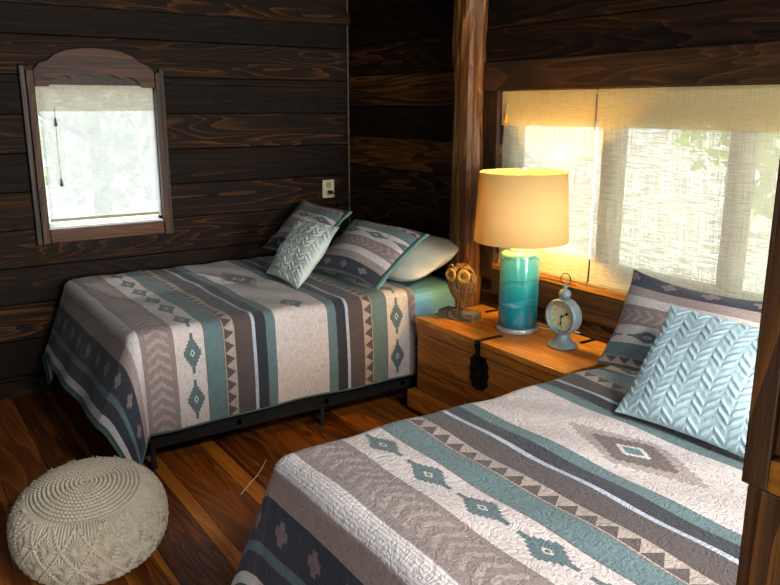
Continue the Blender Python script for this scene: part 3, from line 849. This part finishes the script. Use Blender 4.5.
# local: face looks along -Y
mb = MB(); mb.box((-.115, -.045, 0), (.09, .05, .042), 0, .5, .003); mb.build('base', M['drift'], owl)
mb = MB()
def owl_pt(a, t):
    z = .098 + t * .19
    rr = math.sin(PI * min(max((t * .86 + .10), 0), 1)) ** .62
    wdt = .080 * rr * (.88 + .22 * t); dp = .058 * rr * (.85 + .25 * t)
    return Vector((wdt * math.cos(a), dp * math.sin(a), z))
for k in range(34):
    a = 2 * PI * k / 34 + random.uniform(-.05, .05)
    tw = random.uniform(-.35, .35)
    mb.tube([owl_pt(a + tw * (t / 14 - .5), t / 14) for t in range(15)], .0032, 5)
for t in (.04, .30, .55, .75, .97):
    mb.tube([owl_pt(2 * PI * k / 30, t + .012 * math.sin(k)) for k in range(30)], .0032, 5, closed=True)
for k in range(10):
    a0 = random.uniform(PI, 2 * PI); t0 = random.uniform(.1, .6)
    mb.tube([owl_pt(a0 + q * .12, min(.98, t0 + q * .05)) for q in range(7)], .003, 5)
mb.build('wicker_body', M['wicker'], owl)
for s in (-1, 1):
    mt = Matrix.Translation((s * .036, -.046, .238)) @ Matrix.Rotation(PI / 2, 4, 'X') @ Matrix.Rotation(R(14 * s), 4, 'Y')
    mb = MB(); mb.lathe([(.012, .0), (.033, 0), (.036, .006), (.033, .013), (.026, .015), (.021, .011), (.013, .008)], 28, mat=mt); ey = mb.build('eye', M['ochre'], owl)
    mb = MB(); mb.lathe([(.014, .004), (.013, .012), (.006, .015), (.001, .016)], 20, mat=mt); mb.build('pupil', M['ochre_dark'], ey)
    mb = MB(); mb.tube([(s * .004, -.052, .248), (s * .03, -.05, .288), (s * .058, -.034, .280), (s * .071, -.018, .262)], .006, 8); mb.build('brow', M['wicker'], owl)
    mb = MB(); mb.tube([(s * .026, 0, .042), (s * .024, 0, .075), (s * .02, 0, .11)], .0045, 8)
    for q in (-1, 0, 1): mb.tube([(s * .026, 0, .047), (s * .026 + q * .014, -.028, .045)], .0035, 6)
    mb.build('leg', M['wicker'], owl)
mb = MB(); mb.tube([(0, -.052, .23), (0, -.062, .215), (0, -.056, .198)], .007, 8, taper=[1, .9, .2]); mb.build('beak', M['ochre_dark'], owl)

# ------------------------------------------------------------------ clock
ck = empty('desk_clock', 'round grey metal clock on a flared foot with a ring on top', 'clock', (2.541, 2.337, ZL + .001), R(-84))
# local: dial faces -Y
zc = .142
mb = MB(); mb.lathe([(.068, 0), (.07, .004), (.066, .012), (.05, .022), (.036, .04), (.029, .058), (.03, .066)], 40); mb.build('foot', M['zinc'], ck)
mt = Matrix.Translation((0, 0, zc)) @ Matrix.Rotation(PI / 2, 4, 'X')
mb = MB(); mb.lathe([(.001, -.03), (.078, -.03), (.083, -.024), (.084, .024), (.081, .032), (.073, .034), (.068, .026), (.068, .008)], 56, mat=mt, cap=False); mb.build('case', M['zinc'], ck)
mb = MB(); mb.lathe([(.001, .0105), (.069, .0105)], 48, mat=mt, cap=False); dl = mb.build('dial', M['dial'], ck)
mb = MB()
for k in range(60):
    a = 2 * PI * k / 60; r0, r1 = (.060, .065) if k % 5 else (.058, .066)
    dd = Vector((math.cos(a), 0, math.sin(a))); pp = Vector((-math.sin(a), 0, math.cos(a))) * (.0004 if k % 5 else .0009)
    b = len(mb.v)
    for q in (dd * r0 - pp, dd * r1 - pp, dd * r1 + pp, dd * r0 + pp): mb.v.append((q.x, -.0112, zc + q.z))
    mb.face((b, b+1, b+2, b+3))
mb.build('minute_marks', M['num'], dl)
for h in range(1, 13):
    cu = bpy.data.curves.new('numeral', 'FONT'); cu.body = str(h); cu.size = .017; cu.align_x = 'CENTER'; cu.align_y = 'CENTER'; cu.extrude = .0003
    to = bpy.data.objects.new('numeral', cu); COL.objects.link(to)
    dg = bpy.context.evaluated_depsgraph_get(); me = bpy.data.meshes.new_from_object(to.evaluated_get(dg)); bpy.data.objects.remove(to)
    me.materials.clear(); me.materials.append(M['num'])
    a = PI / 2 - h * PI / 6
    o = link('numeral', me, dl); o.location = (.049 * math.cos(a), -.0112, zc + .049 * math.sin(a)); o.rotation_euler = (PI / 2, 0, 0)
def hand(name, ang, ln, wd, y):
    a = PI / 2 - R(ang); d = Vector((math.cos(a), math.sin(a))); p = Vector((-d.y, d.x))
    pts = [d * -.012 + p * wd * .5, d * -.012 - p * wd * .5, d * ln * .55 - p * wd * .5, d * ln * .68 - p * wd * 1.7, d * ln, d * ln * .68 + p * wd * 1.7, d * ln * .55 + p * wd * .5]
    mb = MB(); mb.prism([(q.x, q.y + zc) for q in pts], 1, y, y - .0012); mb.build(name, M['ink'], ck)
hand('hour_hand', 58, .042, .0042, -.0135); hand('minute_hand', 186, .047, .003, -.0155)
mb = MB(); mb.lathe([(.005, .013), (.005, .018), (.001, .019)], 14, mat=mt); mb.build('hand_pin', M['ink'], ck)
mb = MB(); mb.lathe([(.012, .224), (.022, .228), (.027, .24), (.027, .252), (.02, .264), (.01, .268), (.0085, .275), (.013, .281), (.012, .288), (.005, .294), (.001, .296)], 28); mb.build('top_knob', M['zinc'], ck)
mb = MB(); mb.tube([(.0 + .027 * math.cos(q / 28 * 2 * PI), .0, .315 + .027 * math.sin(q / 28 * 2 * PI)) for q in range(28)], .0022, 6, closed=True); mb.build('hanging_ring', M['iron'], ck)

# ------------------------------------------------------------------ pouf
pf = empty('pouf', 'round cream macrame pouf on the floor at the foot of the far bed', 'pouf', (.498, 2.672, 0))
def pouf():
    Rr, Hh = .262, .308
    def shape(ph, extra):   # ph: 0 top pole .. PI bottom
        p = 2.5
        c, s = np.cos(ph), np.sin(ph)
        k = 1 / (np.abs(c) ** p + np.abs(s) ** p) ** (1 / p)
        return (Rr + extra) * s * k, (Hh / 2 + extra) * c * k
    tilt = Matrix.Rotation(R(9), 4, Vector((.75, -.35, 0)).normalized()); tl = np.array(tilt.to_3x3())
    # crocheted top: concentric rows of stitches
    ph0 = .72
    n, m = 170, 560
    ph = np.linspace(.002, ph0, n)[:, None].repeat(m, 1); az = np.linspace(0, 2 * PI, m, endpoint=False)[None, :].repeat(n, 0)
    rows = 13
    rr = ph / ph0 * rows + az / (2 * PI)
    row = np.floor(rr); fr_ = rr - row
    nst = np.maximum(8, np.round(row * 6 + 6))
    st = np.abs(np.sin(az * nst / 2 + row * .7))
    ex = .013 * np.sin(PI * fr_) ** .7 * (.45 + .55 * st ** .8)
    ex = ex * np.clip(ph / .04, 0, 1)
    a, z = shape(ph, ex)
    P = np.stack([a * np.cos(az), a * np.sin(az), z], -1) @ tl.T; P[..., 2] += Hh / 2
    topo = grid('crochet_top', P, None, M['rope'], pf, wrap=True)
    # macrame side: cords in a diamond net over fans of straight strands
    n, m = 300, 900
    ph = np.linspace(ph0 - .01, PI - .25, n)[:, None].repeat(m, 1); az = np.linspace(0, 2 * PI, m, endpoint=False)[None, :].repeat(n, 0)
    N = 16; ah = (ph - ph0) / (PI - .25 - ph0) * 5.0          # rows of half diamonds
    av = az / (2 * PI) * N
    A_ = av + ah * .5; B_ = av - ah * .5
    fa = A_ - np.round(A_); fb = B_ - np.round(B_)
    ca = A_ - np.floor(A_) - .5; cb = B_ - np.floor(B_) - .5
    X = (ca + cb) / 2; Y = (ca - cb)                         # within one diamond
    ang = np.arctan2(Y, X * 2.0)
    fan = np.abs(np.cos(ang * 9)) ** 1.2
    rad = np.hypot(X * 2, Y)
    ex = .011 * fan * np.clip(rad / .25, 0, 1) - .004 * (1 - np.clip(np.maximum(np.abs(ca), np.abs(cb)) * 2.2, 0, 1)) * 0
    net = np.minimum(np.abs(fa), np.abs(fb))
    cordw = .062
    rope = np.sqrt(np.clip(1 - (net / cordw) ** 2, 0, 1))
    twist = .8 + .2 * np.sin((ah * 40 + av * 12))
    ex = np.where(rope > 0, .012 * rope * twist + .005, ex)
    # first band: plain upright strands
    first = ah < .5
    strand = .010 * np.abs(np.sin(av * PI * 8)) ** .8
    onet = (np.minimum(np.abs(fa), np.abs(fb)) < cordw) & (ah > .12)
    ex = np.where(first & ~onet, strand, ex)
    # sag where the diamonds pull in
    ex = ex - .006 * (1 - np.clip(net / .3, 0, 1)) * (ah > .2)
    bottom = np.clip((PI - .35 - ph) / .3, 0, 1); ex = ex * bottom
    a, z = shape(ph, ex)
    P = np.stack([a * np.cos(az), a * np.sin(az), z], -1) @ tl.T; P[..., 2] += Hh / 2
    P[..., 2] = np.maximum(P[..., 2], .003)
    grid('macrame_side', P, None, M['rope'], pf, wrap=True)
    mb = MB(); mb.lathe([(.001, .002), (.15, .002), (.17, .02)], 40, cap=False); mb.build('bottom', M['rope'], pf)
pouf()

# thin pale strand on the floor
mb = MB(); mb.tube([(1.13, 2.80, .002), (1.19, 2.86, .003), (1.26, 2.92, .002), (1.32, 2.99, .002), (1.36, 3.04, .003)], .0016, 6)
tag(mb.build('loose_string', M['cord']), 'thin pale string lying on the floor between the beds', 'string')

# ------------------------------------------------------------------ near timber at the right edge
tp = empty('timber_post', 'dark timber post at the right edge of the photo, in front of the near bed', 'post', (.68, .33, 0))
mb = MB(); mb.box((.634, .329, 1.262), (.72, .354, 2.53), 0, .45, .002); part(mb, 'upper_board', M['post2'], tp)
mb = MB(); mb.box((.634, .20, 1.30), (.72, .3265, 2.53), 0, .2, .002); mb.box((.65, .3265, 1.262), (.72, .329, 2.53), 0, 0., 0); part(mb, 'inner_board', M['post2'], tp)
mb = MB(); mb.box((.640, .20, 0), (.72, .3505, 1.259), 0, .62, .002); part(mb, 'lower_post', M['post2'], tp)
mb = MB(); mb.box((.626, .20, 1.266), (.70, .3255, 1.2985), 0, .6, .004); part(mb, 'rail_end', M['rail'], tp, 'honey coloured rail end')

# ------------------------------------------------------------------ outside
mb = MB(); mb.box((-40, -40, -.75), (60, 60, -.7)); mb.build('ground', M['gravel'], kind='structure')
def tree(label, x, y, h, cr, mat, seed):
    rr = random.Random(seed)
    e = empty('tree', label, 'tree', (x, y, -.7), 0, 'trees outside')
    mb = MB(); mb.tube([(0, 0, 0), (.05, .03, h * .3), (-.03, .06, h * .6), (0, 0, h * .85)], .13, 10, taper=[1.2, .9, .6, .25])
    for k in range(6):
        a = rr.uniform(0, 6.28); z = h * rr.uniform(.3, .7); mb.tube([(0, 0, z), (cr * .7 * math.cos(a), cr * .7 * math.sin(a), z + h * .15)], .04, 6)
    mb.build('trunk', M['bark'], e)
    mb = MB()
    for k in range(900):
        while True:
            p = Vector((rr.uniform(-1, 1), rr.uniform(-1, 1), rr.uniform(-1, 1)))
            if p.length < 1: break
        c = Vector((p.x * cr, p.y * cr, h * .62 + p.z * h * .42)); s = rr.uniform(.09, .2)
        u = Vector((rr.gauss(0, 1), rr.gauss(0, 1), rr.gauss(0, 1))).normalized(); v = u.orthogonal().normalized(); w_ = u.cross(v)
        b = len(mb.v)
        for q in (v * s, w_ * s * .5, -v * s, -w_ * s * .5): mb.v.append(tuple(c + q))
        mb.face((b, b+1, b+2, b+3))
    mb.build('foliage', mat, e); return e
tree('leafy green tree seen through the right part of the wide straw blind', 7.2, 3.0, 4.2, 1.5, M['leaf1'], 3)
tree('leafy tree seen through the narrower blind behind the teal lamp', 7.4, 9.6, 4.6, 1.6, M['leaf2'], 4)
tree('leafy tree seen through the middle of the wide straw blind', 13.5, 8.2, 4.8, 1.8, M['leaf1'], 5)
tree('pale leafy tree seen through the small window blind', 2.6, 11.0, 4.6, 1.7, M['leaf1'], 6)

# ------------------------------------------------------------------ light
wd = bpy.data.worlds.new('World'); SC.world = wd; wd.use_nodes = True
nt = wd.node_tree; nt.nodes.clear()
sky = nt.nodes.new('ShaderNodeTexSky'); sky.sky_type = 'NISHITA'; sky.sun_disc = False; sky.sun_elevation = R(52); sky.sun_rotation = R(8); sky.air_density = 1.; sky.dust_density = 2.5; sky.ozone_density = 1.
mixn = nt.nodes.new('ShaderNodeMix'); mixn.data_type = 'RGBA'; mixn.inputs[0].default_value = .6
nt.links.new(sky.outputs[0], mixn.inputs[6]); mixn.inputs[7].default_value = (8.2, 9.6, 10.6, 1)
bg = nt.nodes.new('ShaderNodeBackground'); bg.inputs[1].default_value = .23
nt.links.new(mixn.outputs[2], bg.inputs[0])
wo = nt.nodes.new('ShaderNodeOutputWorld'); nt.links.new(bg.outputs[0], wo.inputs[0])
def sun():
    l = bpy.data.lights.new('sun', 'SUN'); l.energy = 4.6; l.angle = R(.6); l.color = (1., .95, .86)
    o = bpy.data.objects.new('sun', l); COL.objects.link(o)
    d = Vector((.22, -1, -1.28)); o.rotation_euler = d.to_track_quat('-Z', 'Y').to_euler(); o.location = (0, 6, 8)
sun()
def portal(loc, sx, sy, rot):
    l = bpy.data.lights.new('portal', 'AREA'); l.shape = 'RECTANGLE'; l.size = sx; l.size_y = sy; l.cycles.is_portal = True
    o = bpy.data.objects.new('portal', l); COL.objects.link(o); o.location = loc; o.rotation_euler = rot
portal((1.12, YA + TH + .01, 1.33), .68, .82, (-PI / 2, 0, 0))
portal((XB + TH + .01, 1.8, 1.23), .95, 2.55, (0, PI / 2, 0))
l = bpy.data.lights.new('window_fill', 'AREA'); l.shape = 'RECTANGLE'; l.size = 2.1; l.size_y = 1.6; l.energy = 195.; l.color = (1., .95, .88)  # area light added outside the front opening to brighten the room
o = bpy.data.objects.new('window_fill', l); COL.objects.link(o); o.location = (1.55, YB - TH - .02, 1.4); o.rotation_euler = (PI / 2, 0, 0)

l = bpy.data.lights.new('window_fill', 'AREA'); l.shape = 'RECTANGLE'; l.size = 1.2; l.size_y = 1.8; l.energy = 30.; l.color = (.93, .97, 1.)  # weaker area light added outside the left opening as fill
o = bpy.data.objects.new('window_fill', l); COL.objects.link(o); o.location = (XL - TH - .02, -.7, 1.4); o.rotation_euler = (0, -PI / 2, 0)
l = bpy.data.lights.new('ceiling_fill', 'AREA'); l.shape = 'DISK'; l.size = .5; l.energy = 52.; l.color = (1., .98, .96)  # added fill light under the ceiling, no fixture behind it
o = bpy.data.objects.new('ceiling_fill', l); COL.objects.link(o); o.location = (1.3, -.35, ZC - .06)

# ------------------------------------------------------------------ camera
cam = bpy.data.cameras.new('camera'); co = bpy.data.objects.new('camera', cam); COL.objects.link(co)
cam.sensor_width = 36; cam.lens = 762 / 780 * 36; cam.clip_start = .05
pitch, head = R(13.6), R(34.1)
fwd = Vector((math.sin(head) * math.cos(pitch), math.cos(head) * math.cos(pitch), -math.sin(pitch)))
co.location = (0, 0, 1.6); co.rotation_euler = fwd.to_track_quat('-Z', 'Y').to_euler()
SC.camera = co
SC.view_settings.view_transform = 'Standard'; SC.view_settings.look = 'None'; SC.view_settings.gamma = 1.
SC.view_settings.exposure = .8
SC.view_settings.use_curve_mapping = False
cy = SC.cycles
cy.max_bounces = 10; cy.diffuse_bounces = 5; cy.transparent_max_bounces = 16; cy.sample_clamp_indirect = 6.; cy.caustics_reflective = False; cy.caustics_refractive = False
cy.use_denoising = True
